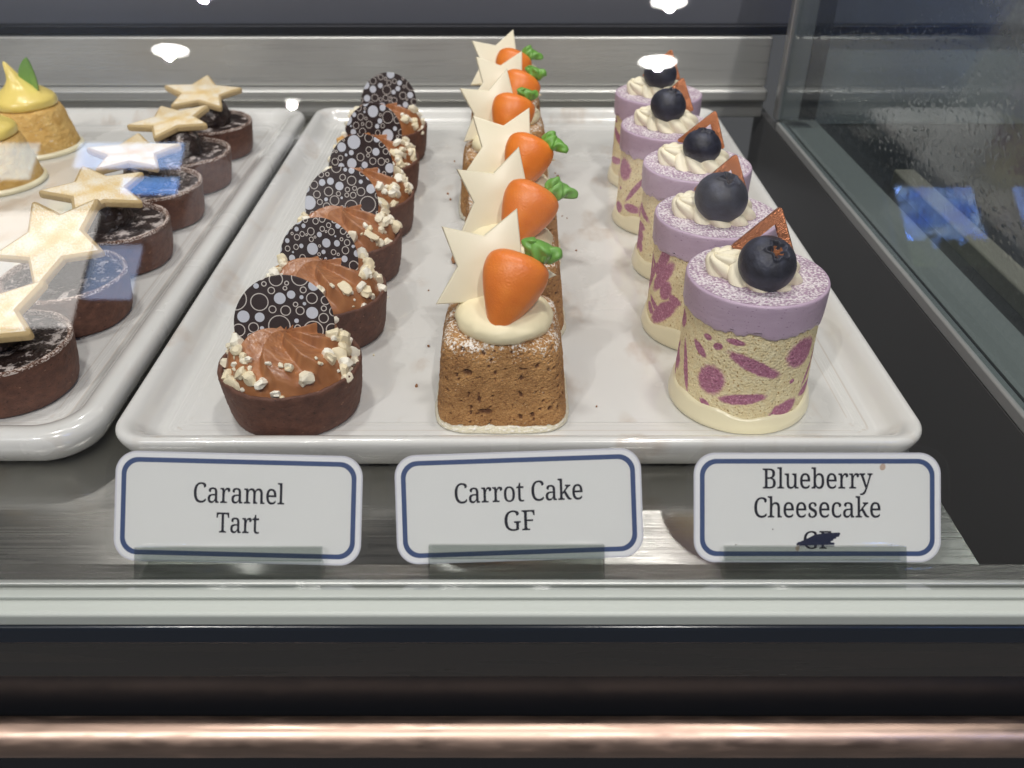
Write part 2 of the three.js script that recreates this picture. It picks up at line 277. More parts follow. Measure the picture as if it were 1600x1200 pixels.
const discGeo = (() => { const p = [[0.0001, -0.0008], [0.0221, -0.0008], [0.0226, -0.0003], [0.0226, 0.0003], [0.0221, 0.0008], [0.0001, 0.0008]]; const g = new THREE.LatheGeometry(p.map(q => new THREE.Vector2(...q)), 72); const m = toCreasedNormals(g, 0.7), P = m.attributes.position, U = m.attributes.uv; for (let i = 0; i < P.count; i++) U.setXY(i, 0.5 + P.getX(i) / 0.0456, 0.5 - P.getZ(i) / 0.0456); m.rotateX(Math.PI / 2); return m; })();
const CT = [[-0.1035, -0.0425, 0.12, 0.0], [-0.1005, -0.115, -0.25, 0.06], [-0.1, -0.187, -0.12, -0.05], [-0.0985, -0.252, -0.2, 0.04], [-0.1015, -0.322, -0.3, -0.03], [-0.102, -0.4, -0.12, 0]];
CT.forEach(([x, z, yaw, roll], k) => {
  const t = thing('caramel_tart', k ? `caramel swirl tart with dotted chocolate disc, ${ORD[k]} in line behind the caramel tart card` : 'caramel swirl tart with large dotted chocolate disc, standing right behind the caramel tart card', 'tart', [x, WELL, z], 0, 'caramel tarts');
  const turn = [2.2, 0.4, 1.3, 3.6, 5.1, 2.9][k];
  part(t, 'crust', crustGeo, cocoaCrust, null, [0, turn, 0]);
  const ca = part(t, 'caramel_swirl', caramelGeo, caramelMat, null, [0, turn, 0]);
  const m = phys({ map: discTexture(k, [1.25, 0.8, 1.2, 1.1, 1.1, 1.1][k]), roughness: 0.5, specularIntensity: 0.5 });
  part(t, 'chocolate_disc', discGeo, m, [[-0.001, 0.043, -0.0035], [-0.002, 0.0405, -0.003], [-0.002, 0.0425, -0.003], [-0.0015, 0.0415, -0.003], [0.0005, 0.0415, -0.003], [0.003, 0.0435, -0.003]][k], [-0.42 + [0, 0.04, -0.05, 0.03, 0.04, 0.1][k], yaw, roll]);
  reseed(40 + k);
  const c = Math.cos(turn), s = Math.sin(turn);
  for (let i = 0; i < 122; i++) {
    const zone = rnd(), a = zone < 0.34 ? rr(2.2, 3.9) : zone < 0.68 ? rr(-0.9, 0.85) : zone < 0.84 ? rr(0.8, 2.3) : rr(3.9, 5.4);   // left and right shoulders, fewer at front and back
    const small = rnd() < (zone > 0.68 && zone < 0.84 ? 0.6 : 0.32), sz = small ? rr(0.0007, 0.0014) : rr(0.0015, 0.0038), r = rr(0.0215, 0.0305);
    const nx = Math.cos(a) * r, nz = Math.sin(a) * r, lx = nx * c - nz * s, lz = nx * s + nz * c;
    const h = Math.max(caramelHeight(lx, lz), TH - 0.004);
    const pc = part(t, 'nut_piece', nutShapes[i % 7], rnd() < 0.035 ? nutToasted : nutMats[i % 3], [nx, h + sz * 0.45, nz], [rr(0, 6), rr(0, 6), rr(0, 6)]);
    pc.scale.setScalar(sz);
  }
});

// ---------------------------------------------------------------- carrot cakes
const CH = 0.045;
const superR = (a, n) => 1 / Math.pow(Math.pow(Math.abs(Math.cos(a)), n) + Math.pow(Math.abs(Math.sin(a)), n), 1 / n);
const spongeF = sampler([[0.0285, 0.0015], [0.0302, 0.004], [0.0297, 0.012], [0.0281, 0.03], [0.027, 0.038], [0.0248, 0.0432], [0.021, CH], [0.012, CH + 0.0002], [0.0005, CH]], true);
const pit = (x, y, z) => { const n = n3(x * 420, y * 420, z * 420), m = n3(x * 190 + 9, y * 190, z * 190); return -0.0011 * sstep(0.36, 0.6, n) - 0.0014 * sstep(0.46, 0.64, m); };
const spongeGeo = surf(300, 130, (u, v) => {
  const a = u * TAU, [r, y] = spongeF(v), k = superR(a, 5.5), X = -Math.sin(a) * k * r, Z = -Math.cos(a) * k * r;
  const d = pit(X, y, Z) + 0.0006 * fbm(X * 110, y * 110, Z * 110, 3) + 0.00035 * n3(X * 800, y * 800, Z * 800), top = sstep(0.7, 0.86, v);
  const q = 1 + (d * (1 - top)) / Math.max(r, 0.004);
  return [X * q, y + d * top, Z * q];
});
const spongeAt = (u, v) => { const a = u * TAU, [r, y] = spongeF(v), k = superR(a, 5.5); return [-Math.sin(a) * k * r, y, -Math.cos(a) * k * r]; };
const spongeMap = dataTex(1024, 512, (u, v, i, j) => {
  const [X, Y, Z] = spongeAt(u, v), f = fbm(X * 90, Y * 90, Z * 90, 3), fine = fbm(X * 1000, Y * 1000, Z * 1000, 3), s = hash2(i, j);
  let c = mix3([196, 148, 92], [152, 108, 62], clamp(0.5 + 1.2 * f));
  c = mix3(c, [112, 70, 38], 0.7 * sstep(0.1, 0.4, fine)); c = mix3(c, [214, 170, 116], 0.6 * sstep(0.12, 0.4, -fine));
  c = mix3(c, [84, 50, 28], 0.8 * clamp(sstep(0.42, 0.6, n3(X * 420, Y * 420, Z * 420)) + sstep(0.5, 0.64, n3(X * 190 + 9, Y * 190, Z * 190))));
  c = c.map(x => x + (s - 0.5) * 34);
  const grain = fbm(X * 900, Y * 900, Z * 900, 3) * 1.3 + 0.5 * (hash2(i >> 1, j) - 0.5) + 0.8 * fbm(X * 160, Y * 160, Z * 160, 3);
  const band = v > 0.64 ? 0.8 : 0.8 * Math.exp(-Math.pow((v - 0.64) / 0.1, 2)) + 0.4 * Math.exp(-Math.pow(v / 0.09, 2));     // icing sugar lies on the top and has trickled over the edges
  return mix3(c, [244, 238, 230], sstep(0.12, 0.4, grain + band * 0.85 - 0.56));
});
const spongeMat = std({ map: spongeMap, roughness: 0.85, bumpMap: dataTex(1024, 512, (u, v) => { const [X, Y, Z] = spongeAt(u, v); return clamp(0.5 + 0.8 * fbm(X * 1300, Y * 1300, Z * 1300, 3)); }, false), bumpScale: 0.0007 });
const puddleF = sampler([[0.0302, 0.0001], [0.0318, 0.0012], [0.0318, 0.0024], [0.0306, 0.0042], [0.0285, 0.005]], true);
const puddleGeo = surf(160, 16, (u, v) => { const a = u * TAU, [r, y] = puddleF(v), k = superR(a, 4.5), w = 1 + 0.022 * fbm(Math.cos(a) * 4, Math.sin(a) * 4, 2, 3); return [-Math.sin(a) * k * r * w, y * (1 + (v > 0.4 ? 0.35 : 0) * fbm(Math.cos(a) * 6, Math.sin(a) * 6, 7, 3)), -Math.cos(a) * k * r * w]; });
const sugarChoc = std({ roughness: 0.5, map: dataTex(1024, 64, (u, v, i, j) => { const w = sstep(0.12, 0.3, fbm(u * 120, v * 8, 13, 3) + 0.35 * (hash2(i >> 1, j) - 0.5)); return mix3([226, 220, 196], [246, 243, 238], w); }), bumpMap: dataTex(1024, 64, (u, v) => clamp(0.5 + fbm(u * 120, v * 8, 13, 3)), false), bumpScale: 0.0006 });
const creamMat = phys({ color: srgb(247, 236, 198), roughness: 0.45, clearcoat: 0.15, clearcoatRoughness: 0.4 });
const creamGeo = revolve([[0.0165, -0.0005], [0.0212, 0.0012], [0.0226, 0.0042], [0.0215, 0.0075], [0.017, 0.0108], [0.009, 0.0128], [0.0003, 0.0135]], 120, 50, (a, r, y) => [0.0018 * fbm(Math.cos(a) * 1.6, Math.sin(a) * 1.6, y * 90, 3), 0.0008 * fbm(Math.cos(a) * 2 * r * 60, Math.sin(a) * 2 * r * 60, 4, 2) * (r > 0.004 ? 1 : 0.3)]);
function starShape(R, r0, turn, n = 5) { const p = []; for (let i = 0; i < n * 2; i++) { const a = turn + i * Math.PI / n, r = i % 2 ? r0 : R; p.push(new THREE.Vector2(Math.cos(a) * r, Math.sin(a) * r)); } return new THREE.Shape(p); }
const starGeo = (() => { const g = new THREE.ExtrudeGeometry(starShape(0.0295, 0.0155, THREE.MathUtils.degToRad(66)), { depth: 0.0022, bevelEnabled: true, bevelThickness: 0.001, bevelSize: 0.0008, bevelOffset: -0.0006, bevelSegments: 3, curveSegments: 4 }); g.translate(0, 0, -0.0008); return toCreasedNormals(g, 0.6); })();
const carrotMat = phys({ map: dataTex(256, 256, (u, v) => mix3([246, 140, 50], [238, 126, 42], clamp(0.5 + 1.2 * fbm(u * 9, v * 7, 3, 4)))), roughness: 0.42, clearcoat: 0.25, clearcoatRoughness: 0.35, bumpMap: dataTex(256, 256, (u, v) => clamp(0.5 + 0.8 * fbm(u * 90, v * 56, 6, 3)), false), bumpScale: 0.0002 });
const carrotGeo = revolve([[0.0001, 0], [0.0022, 0.0008], [0.0045, 0.0045], [0.0088, 0.012], [0.0127, 0.0205], [0.0143, 0.0275], [0.0132, 0.0335], [0.009, 0.0368], [0.004, 0.0376], [0.0001, 0.0373]], 72, 60, (a, r, y) => [0.0009 * n3(Math.cos(a) * 1.3, Math.sin(a) * 1.3, y * 60), 0]);
carrotGeo.translate(0, -0.02, 0); carrotGeo.scale(1, 1, 0.78);
const leafMat = phys({ color: srgb(112, 168, 70), roughness: 0.42, clearcoat: 0.15, clearcoatRoughness: 0.4 });
function blob(pts, r, seg = 40, amp = 0.14) {          // a pinched, twisted rope of marzipan along points
  const c = new THREE.CatmullRomCurve3(pts.map(p => new THREE.Vector3(...p))), fr = c.computeFrenetFrames(seg);
  return surf(28, seg, (u, v) => { const i = Math.round(v * seg), q = c.getPoint(v), a = u * TAU, e = Math.sqrt(Math.max(0.0, 1 - Math.pow(2 * v - 1, 6))), rad = r(v) * e * (1 + amp * Math.cos(3 * a + v * 9)); const N = fr.normals[i], B = fr.binormals[i]; return [q.x + rad * (N.x * Math.cos(a) + B.x * Math.sin(a)), q.y + rad * (N.y * Math.cos(a) + B.y * Math.sin(a)), q.z + rad * (N.z * Math.cos(a) + B.z * Math.sin(a))]; });
}
const leafGeos = [
  mergeGeometries([blob([[0, 0, 0], [0.0025, 0.004, 0], [0.004, 0.0095, 0.0005]], v => 0.0026 + 0.0028 * v), blob([[0.002, 0.004, 0], [0.0065, 0.0055, 0], [0.0115, 0.0068, 0.001]], v => 0.0032 + 0.0006 * Math.sin(v * 5)), blob([[0.001, 0.004, 0], [-0.0015, 0.0075, 0], [-0.0025, 0.0102, 0]], v => 0.003)]),
  mergeGeometries([blob([[0, 0, 0], [0.003, 0.0035, 0], [0.0085, 0.0055, 0.0005]], v => 0.0026 + 0.0026 * v), blob([[0.006, 0.0045, 0], [0.0105, 0.0058, 0], [0.0165, 0.0055, 0.001]], v => 0.0044 - 0.0024 * v), blob([[0.001, 0.003, 0], [0.002, 0.0075, 0], [0.0055, 0.0092, 0]], v => 0.0028)]),
];
const CC = [[-0.0048, -0.05], [-0.0022, -0.131], [-0.0005, -0.211], [-0.0065, -0.292], [-0.003, -0.357], [-0.005, -0.424]];
CC.forEach(([x, z], k) => {
  const t = thing('carrot_cake', k ? `square carrot cake with white star and orange carrot, ${ORD[k]} behind the carrot cake card` : 'square carrot cake with white star and orange carrot, standing right behind the carrot cake card', 'cake', [x, WELL, z], [0.0, 0.03, -0.02, 0.04, 0.02, -0.03][k], 'carrot cakes');
  const q = [0, 1, 2, 3, 1, 2][k] * Math.PI / 2;
  part(t, 'sponge', spongeGeo, spongeMat, null, [0, q, 0]);
  part(t, 'white_chocolate_base', puddleGeo, sugarChoc, null, [0, q, 0]);
  part(t, 'cream', creamGeo, creamMat, [0.0012, CH - 0.0016, 0.004], [0, q * 0.7, 0]);
  const o = [[0, 0, 0], [0.004, 0.001, 0], [0.004, 0, 0], [0.001, 0.001, 0], [0.002, 0, 0], [0.0, 0.0, 0]][k];
  const st = [[0, 0], [0.03, 0.1], [-0.08, -0.06], [0.07, 0.14], [0.0, -0.1], [-0.05, 0.06]][k];
  part(t, 'chocolate_star', starGeo, whiteChoc, [-0.0045 + o[0] * 0.5, CH + 0.0205, -0.0065], [-0.42 + st[0], 0.1, 0.02 + st[1]]);
  const ct = part(t, 'carrot', carrotGeo, carrotMat, [0.0036 + o[0], CH + 0.0192 + o[1], 0.0128], [-0.5, 0.0, [-0.34, -0.5, -0.4, -0.3, -0.46, -0.36][k]]);
  part(ct, 'leaf', leafGeos[[0, 1, 1, 0, 0, 1][k]], leafMat, [0.0045, 0.0145, -0.001], [0.3, [0, 0.3, -0.2, 0.5, -0.4, 0.2][k], [0.12, 0.1, -0.12, 0.2, 0.3, 0.0][k]]).scale.setScalar([1.12, 1.02, 1.0, 0.95, 1.05, 0.98][k]);
});

// ---------------------------------------------------------------- blueberry cheesecakes
const CR = 0.03;
reseed(5);
const marks = [];   // dyed batter marks on the unrolled sponge: centre u (0..1 from the back, front is 0.5), v, half length, half width, turn (radians), in metres
marks.push([0.386, 0.0247, 0.0076, 0.0066, 1.3], [0.482, 0.036, 0.013, 0.0032, -0.42], [0.6, 0.04, 0.0084, 0.0072, 0.2], [0.466, 0.0185, 0.0105, 0.0028, 0.2], [0.574, 0.0115, 0.0076, 0.0042, 0.4], [0.669, 0.03, 0.0125, 0.0018, 0.95], [0.661, 0.0165, 0.007, 0.003, 0.05], [0.342, 0.0373, 0.005, 0.0022, -0.6], [0.3, 0.024, 0.0125, 0.0018, -1.25], [0.39, 0.0425, 0.0024, 0.0018, 0.5], [0.43, 0.047, 0.004, 0.0016, 0], [0.38, 0.0115, 0.003, 0.0018, -0.5], [0.585, 0.026, 0.0014, 0.0012, 0], [0.36, 0.045, 0.0022, 0.0016, 0]);
for (let i = 0; i < 26; i++) { const u = rr(0.7, 1.27) % 1; marks.push([u, rr(0.006, 0.048), rr(0.004, 0.013), rr(0.0018, 0.0055), rr(-1.3, 1.3)]); }
const HS = 0.053, C0 = TAU * CR;
const cheeseMap = dataTex(1024, 256, (u, v, i, j) => {
  const f = fbm(u * 60, v * 15, 2, 4), s = hash2(i, j);
  let c = mix3([248, 236, 196], [236, 216, 166], clamp(0.4 + 1.0 * f)); const hole = fbm(u * 170, v * 42, 7, 2); if (hole > 0.2) c = mix3(c, [170, 134, 84], clamp((hole - 0.2) * 6)); c = mix3(c, [250, 240, 204], 0.6 * sstep(0.14, 0.36, -hole));
  let m = 0; const wob = 0.0006 * fbm(u * 90, v * 22, 5, 3);
  for (const [mu, mv, l, w, a] of marks) { let dx = (u - mu); if (dx > 0.5) dx -= 1; if (dx < -0.5) dx += 1; dx *= C0; const dy = v * HS - mv; if (Math.abs(dx) > 0.016 || Math.abs(dy) > 0.016) continue; const X = dx * Math.cos(a) + dy * Math.sin(a), Y = -dx * Math.sin(a) + dy * Math.cos(a); const d = Math.hypot(X / l, Y / w) - 1 + wob * 360; m = Math.max(m, 1 - sstep(-0.22, 0.16, d)); }
  const pk = mix3([192, 132, 156], [172, 108, 136], clamp(0.5 + fbm(u * 120, v * 30, 9, 3) * 2)); if (m > 0.3 && hash2(i >> 1, j >> 1) > 0.93) pk.forEach((x, n) => { pk[n] = x + 40; });
  c = mix3(c, pk, m);
  return c.map(x => x + (s - 0.5) * 26);
});
const cheeseSponge = std({ map: cheeseMap, roughness: 0.85, bumpMap: dataTex(1024, 256, (u, v, i, j) => clamp(0.5 + 0.9 * fbm(u * 190, v * 50, 7, 3)), false), bumpScale: 0.0008 });
const cheeseGeo = surf(220, 60, (u, v) => { const a = u * TAU, y = v * HS, r = CR + 0.0012 * (1 - v) + 0.0004 * fbm(Math.cos(a) * 3, Math.sin(a) * 3, y * 90, 3) + 0.00022 * n3(Math.cos(a) * 30, Math.sin(a) * 30, y * 900); const seam = -0.0012 * Math.exp(-Math.pow((u - 0.548 - 0.002 * n3(y * 400, 1, 2)) / 0.0022, 2)) * (y < 0.03 ? 1 : 0.5); return [-Math.sin(a) * (r + seam), y, -Math.cos(a) * (r + seam)]; });
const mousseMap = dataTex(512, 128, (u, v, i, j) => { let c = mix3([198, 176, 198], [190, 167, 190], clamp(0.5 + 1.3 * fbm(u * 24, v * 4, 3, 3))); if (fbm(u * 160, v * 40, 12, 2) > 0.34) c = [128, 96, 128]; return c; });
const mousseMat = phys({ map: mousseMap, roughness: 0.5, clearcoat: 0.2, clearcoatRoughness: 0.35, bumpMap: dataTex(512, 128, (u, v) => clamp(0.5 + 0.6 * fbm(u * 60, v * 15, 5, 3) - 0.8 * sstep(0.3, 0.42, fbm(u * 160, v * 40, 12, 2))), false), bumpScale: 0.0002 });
const MR = 0.0315, M0 = 0.0505, M1 = 0.0665;
const mousseGeo = revolve([[0.0285, M0 + 0.002], [0.0305, M0 + 0.0002], [0.0313, M0 + 0.0012], [MR, M0 + 0.005], [MR, M1 - 0.0008], [MR - 0.0004, M1 - 0.0002], [MR - 0.0012, M1]], 200, 40, (a, r, y) => [0.0003 * fbm(Math.cos(a) * 3, Math.sin(a) * 3, y * 60, 3), y < M0 + 0.003 ? 0.0045 * fbm(Math.cos(a) * 4.5, Math.sin(a) * 4.5, 3, 4) : 0]);
const topMat = std({ roughness: 0.8, map: dataTex(512, 512, (u, v, i, j) => { const w = sstep(-0.12, 0.16, fbm(u * 52, v * 52, 4, 4) + 0.16 * (hash2(i, j) - 0.5) + 0.35 * fbm(u * 6, v * 6, 2, 2) + 0.02); return mix3([172, 146, 168], [242, 236, 238], w * 0.92); }), bumpMap: dataTex(512, 512, (u, v) => clamp(0.5 + 0.9 * fbm(u * 44, v * 44, 4, 4)), false), bumpScale: 0.0011 });
const topGeo = surf(120, 24, (u, v) => { const a = u * TAU, r = (MR - 0.0011) * (1 - v); return [-Math.sin(a) * r, M1 + 0.0001 + 0.0005 * fbm(Math.sin(a) * r * 900, Math.cos(a) * r * 900, 2, 3) * (v > 0.02 ? 1 : 0), -Math.cos(a) * r]; });
{ const p = topGeo.attributes.position; for (let i = 0; i < p.count; i++) topGeo.attributes.uv.setXY(i, 0.5 + p.getX(i) / 0.066, 0.5 + p.getZ(i) / 0.066); }
const glazeBaseMat = phys({ color: srgb(240, 232, 198), roughness: 0.3, clearcoat: 0.4, clearcoatRoughness: 0.2 });
const glazeBaseGeo = revolve([[0.0315, 0.0001], [0.0332, 0.0013], [0.0335, 0.0035], [0.0328, 0.0065], [0.0319, 0.0092], [0.0306, 0.0104]], 160, 24, (a, r, y) => [0.0005 * fbm(Math.cos(a) * 3, Math.sin(a) * 3, 5, 2), y > 0.004 ? 0.008 * fbm(Math.cos(a) * 1.3, Math.sin(a) * 1.3, 8, 2) * (y - 0.004) / 0.006 : 0]);
const pipedMat = phys({ color: srgb(246, 238, 212), roughness: 0.5, clearcoat: 0.1, clearcoatRoughness: 0.4 });
function shell(R, H, n, twist, pull) {                 // a star-piped mound with n ribs leaning towards +x*pull
  return surf(144, 40, (u, v) => { const a = u * TAU, q = Math.pow(Math.cos(v * Math.PI / 2), 0.62), rib = Math.pow(Math.abs(Math.cos(n / 2 * (a + twist * v))), 0.8), r = R * q * (0.84 + 0.24 * rib * (1 - 0.5 * v)), y = H * Math.sin(v * Math.PI / 2) + 0.0008 * rib; return [-Math.sin(a) * r + pull * v * v, y, -Math.cos(a) * r]; });
}
const rosetteGeo = (() => { const a = shell(0.0172, 0.0105, 9, 0.9, 0), b = shell(0.0098, 0.0105, 6, 1.3, -0.0045); b.rotateZ(0.35); b.translate(-0.0125, 0.0006, -0.0055); return mergeGeometries([a, b]); })();
const berrySkin = dataTex(512, 256, (u, v) => { const b = clamp(0.35 + 1.5 * fbm(u * 7, v * 5, 2, 5)); return mix3([34, 35, 46], [66, 70, 88], b); });
const berryMat = phys({ map: berrySkin, roughness: 0.5, sheen: 0.25, sheenColor: new THREE.Color().setRGB(0.5, 0.55, 0.7), sheenRoughness: 0.5, bumpMap: dataTex(256, 128, (u, v) => 0.5 + 0.5 * fbm(u * 40, v * 30, 4, 3), false), bumpScale: 0.0003 });
const berryGeo = surf(150, 110, (u, v) => {
  const ps = u * TAU, ph = v * Math.PI, lobe = 0.34 + 0.075 * Math.cos(5 * ps) + 0.03 * n3(Math.cos(ps) * 2, Math.sin(ps) * 2, 4);
  const R = 0.0127 * (1 + 0.075 * Math.exp(-Math.pow((ph - lobe) / 0.06, 2)) - 0.2 * (1 - sstep(lobe - 0.17, lobe - 0.01, ph)) + 0.02 * n3(Math.cos(ps) * Math.sin(ph) * 1.5, Math.sin(ps) * Math.sin(ph) * 1.5, ph));
  return [-Math.sin(ps) * Math.sin(ph) * R, Math.cos(ph) * R * 0.9, -Math.cos(ps) * Math.sin(ph) * R];
});
berryGeo.setIndex(Array.from(berryGeo.index.array).reduce((o, _, i, A) => { if (i % 3 === 0) o.push(A[i], A[i + 2], A[i + 1]); return o; }, [])); berryGeo.computeVertexNormals();
const crownGeo = surf(40, 10, (u, v) => { const a = u * TAU, r = 0.0029 * (1 - v); return [-Math.sin(a) * r, 0.0012 * fbm(Math.cos(a) * r * 900, Math.sin(a) * r * 900, 3, 3) + 0.0007 * Math.cos(v * 9), -Math.cos(a) * r]; });
const crownBrown = std({ color: srgb(150, 92, 52), roughness: 0.8 }), crownDark = std({ color: srgb(52, 46, 50), roughness: 0.8 });
const copper = phys({ color: srgb(200, 130, 92), metalness: 0.85, roughness: 0.3, bumpMap: dataTex(256, 256, (u, v) => clamp(0.5 + 0.9 * fbm(u * 26, v * 26, 5, 4)), false, [60, 60]), bumpScale: 0.0007 });
const triGeo = (() => {                                // an open triangle of thick moulded bars
  const V = [[-0.0205, 0.0015], [0.0045, 0.0195], [0.0105, -0.005]], C = [-0.0006, 0.0058], inner = V.map(([x, y]) => [C[0] + (x - C[0]) * 0.52, C[1] + (y - C[1]) * 0.52]);
  const ring = (v, c, P) => { v.forEach(([x, y], i) => { const a = v[(i + 2) % 3], b = v[(i + 1) % 3], p0 = [mix(x, a[0], c), mix(y, a[1], c)], p1 = [mix(x, b[0], c), mix(y, b[1], c)]; if (i) P.lineTo(...p0); else P.moveTo(...p0); P.quadraticCurveTo(x, y, ...p1); }); P.closePath(); return P; };
  const sh = ring(V, 0.09, new THREE.Shape()); sh.holes.push(ring(inner, 0.08, new THREE.Path()));
  const g = new THREE.ExtrudeGeometry(sh, { depth: 0.0018, bevelEnabled: true, bevelThickness: 0.0012, bevelSize: 0.0012, bevelOffset: -0.0009, bevelSegments: 4, curveSegments: 6 }); g.translate(0, 0, -0.0009); g.scale(0.9, 0.9, 1); return toCreasedNormals(g, 0.8);
})();
const BC = [[0.1102, -0.0505], [0.1055, -0.1195], [0.109, -0.195], [0.1035, -0.268], [0.1075, -0.346]];
BC.forEach(([x, z], k) => {
  const t = thing('blueberry_cheesecake', k ? `round lilac cheesecake with spotted sponge and blueberry, ${ORD[k]} in line behind the blueberry cheesecake card` : 'round lilac cheesecake with pink spotted sponge and blueberry, standing right behind the blueberry cheesecake card', 'cheesecake', [x, WELL, z], 0, 'blueberry cheesecakes');
  const q = [0, 1.7, 3.1, 4.4, 5.2][k];
  part(t, 'sponge', cheeseGeo, cheeseSponge, null, [0, q, 0]);
  part(t, 'white_chocolate_base', glazeBaseGeo, glazeBaseMat, null, [0, q, 0]);
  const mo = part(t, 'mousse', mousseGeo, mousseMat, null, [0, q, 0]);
  part(mo, 'sugar_dusted_top', topGeo, topMat);
  part(t, 'piped_cream', rosetteGeo, pipedMat, [0.001, M1 - 0.0004, 0.001], [0, [0.1, 0.25, 0.15, 0, 0.3][k], 0]);
  const bx = [[0.0002, 0.0765, 0.0105], [-0.001, 0.0785, 0.0085], [0.0, 0.0785, 0.0065], [-0.003, 0.081, 0.006], [-0.001, 0.081, 0.006]][k];
  const b = part(t, 'blueberry', berryGeo, berryMat, bx, [[0.62, 0.3, -0.18], [0.35, 0.3, -0.2], [0.2, 1, -0.35], [0.35, 0.5, -0.4], [0.1, 1.2, -0.1]][k]);
  b.scale.setScalar([0.98, 1.04, 0.86, 0.9, 0.93][k]);
  part(b, 'crown', crownGeo, k === 0 ? crownBrown : crownDark, [0, 0.0094, 0]);
  part(t, 'copper_triangle', triGeo, copper, [0.0055, M1 + 0.0115, -0.0035], [-0.3, -0.1, [0.1, 0.1, 0.05, 0.12, 0.1][k]]);
});

// ---------------------------------------------------------------- star topped chocolate tarts on the other tray
const ganache = phys({ map: dataTex(512, 512, (u, v, i, j) => { const w = sstep(0.06, 0.24, fbm(u * 8, v * 8, 4, 3) + 0.55 * fbm(u * 46, v * 46, 8, 3) + 0.15 * (hash2(i, j) - 0.5)); return mix3([46, 34, 32], [226, 218, 214], w * 0.8); }), roughness: 0.45, bumpMap: dataTex(256, 256, (u, v) => clamp(0.5 + 0.8 * fbm(u * 40, v * 40, 4, 4)), false), bumpScale: 0.0009 });
const ganacheGeo = surf(120, 30, (u, v) => { const a = u * TAU, r = 0.0305 * (1 - v); return [-Math.sin(a) * r, 0.0232 + 0.0012 * fbm(Math.cos(a) * r * 130, Math.sin(a) * r * 130, 3, 3) + 0.0005 * (1 - v), -Math.cos(a) * r]; });
{ const p = ganacheGeo.attributes.position; for (let i = 0; i < p.count; i++) ganacheGeo.attributes.uv.setXY(i, 0.5 + p.getX(i) / 0.064, 0.5 + p.getZ(i) / 0.064); }
const truffleGeo = revolve([[0.0135, -0.001], [0.0152, 0.003], [0.0145, 0.009], [0.0105, 0.0172], [0.005, 0.016], [0.0002, 0.0165]], 90, 40, (a, r, y) => [0.003 * fbm(Math.cos(a) * 2.2, Math.sin(a) * 2.2, y * 150, 4), 0]);
const truffleMat = phys({ map: dataTex(512, 256, (u, v, i, j) => { const w = sstep(0.16, 0.34, fbm(u * 10, v * 4, 14, 3) + 0.5 * fbm(u * 60, v * 26, 8, 3)); return mix3([54, 42, 38], [214, 204, 198], w * 0.75); }), roughness: 0.4, clearcoat: 0.3, clearcoatRoughness: 0.3, bumpMap: dataTex(256, 256, (u, v) => clamp(0.5 + 0.8 * fbm(u * 40, v * 20, 4, 4)), false), bumpScale: 0.001 });
const dustRimMat = std({ roughness: 0.85, map: dataTex(1024, 64, (u, v, i, j) => { const w = sstep(0.0, 0.3, 0.14 + 0.5 * fbm(u * 26, v * 3, 4, 3) + fbm(u * 190, v * 9, 8, 3) + 0.2 * (hash2(i, j) - 0.5)); return mix3([92, 60, 46], [232, 222, 214], w * 0.9); }), bumpMap: cocoaBump, bumpScale: 0.0005 });
const dustRimGeo = revolve([[0.0332, TH - 0.0012], [0.0327, TH + 0.0003], [0.0312, TH + 0.0003], [0.0301, TH - 0.0025]], 160, 12, (a, r, y) => [0.0007 * fbm(Math.cos(a) * 1.7, Math.sin(a) * 1.7, y * 60, 3), 0.0009 * fbm(Math.cos(a) * 5, Math.sin(a) * 5, 3, 3)]);
function cookieShape() { const s = new THREE.Shape(), n = 5, R = 0.0335, r0 = 0.0165; const pt = i => { const a = Math.PI / 2 + i * Math.PI / n, r = i % 2 ? r0 : R; return [Math.cos(a) * r, Math.sin(a) * r]; }; for (let i = 0; i < n * 2; i += 2) { const [tx, ty] = pt(i), [px, py] = pt(i - 1), [nx, ny] = pt(i + 1), c = 0.8; const ax = mix(px, tx, c), ay = mix(py, ty, c), bx = mix(nx, tx, c), by = mix(ny, ty, c); if (!i) s.moveTo(ax, ay); else s.lineTo(ax, ay); s.bezierCurveTo(mix(ax, tx, 0.75), mix(ay, ty, 0.75), mix(bx, tx, 0.75), mix(by, ty, 0.75), bx, by); s.lineTo(nx, ny); } s.closePath(); return s; }
const cookieGeo = (() => { const g = new THREE.ExtrudeGeometry(cookieShape(), { depth: 0.0018, bevelEnabled: true, bevelThickness: 0.0017, bevelSize: 0.0019, bevelOffset: -0.0014, bevelSegments: 6, curveSegments: 8 }); g.rotateX(-Math.PI / 2); const m = toCreasedNormals(g, 0.9), p = m.attributes.position; for (let i = 0; i < p.count; i++) m.attributes.uv.setXY(i, 0.5 + p.getX(i) / 0.07, 0.5 + p.getZ(i) / 0.07); return m; })();
const cookieMat = std({ roughness: 0.75, map: dataTex(512, 512, (u, v, i, j) => { let c = mix3([240, 216, 162], [228, 194, 130], clamp(0.5 + 1.2 * fbm(u * 9, v * 9, 4, 4))); const w = sstep(-0.1, 0.34, 0.16 + 0.7 * fbm(u * 6, v * 6, 9, 2) + 0.9 * fbm(u * 90, v * 90, 8, 3) + 0.25 * (hash2(i, j) - 0.5)); return mix3(c, [246, 240, 226], w * 0.95); }), bumpMap: dataTex(256, 256, (u, v) => clamp(0.5 + 0.8 * fbm(u * 50, v * 50, 8, 3)), false), bumpScale: 0.0006 });
const cookieEdge = std({ roughness: 0.75, map: dataTex(256, 256, (u, v) => mix3([242, 218, 168], [228, 194, 134], clamp(0.5 + 1.6 * fbm(u * 12, v * 12, 4, 4))), true, [30, 30]), bumpMap: dataTex(128, 128, (u, v) => clamp(0.5 + 0.8 * fbm(u * 12, v * 12, 8, 3)), false, [40, 40]), bumpScale: 0.0006 });
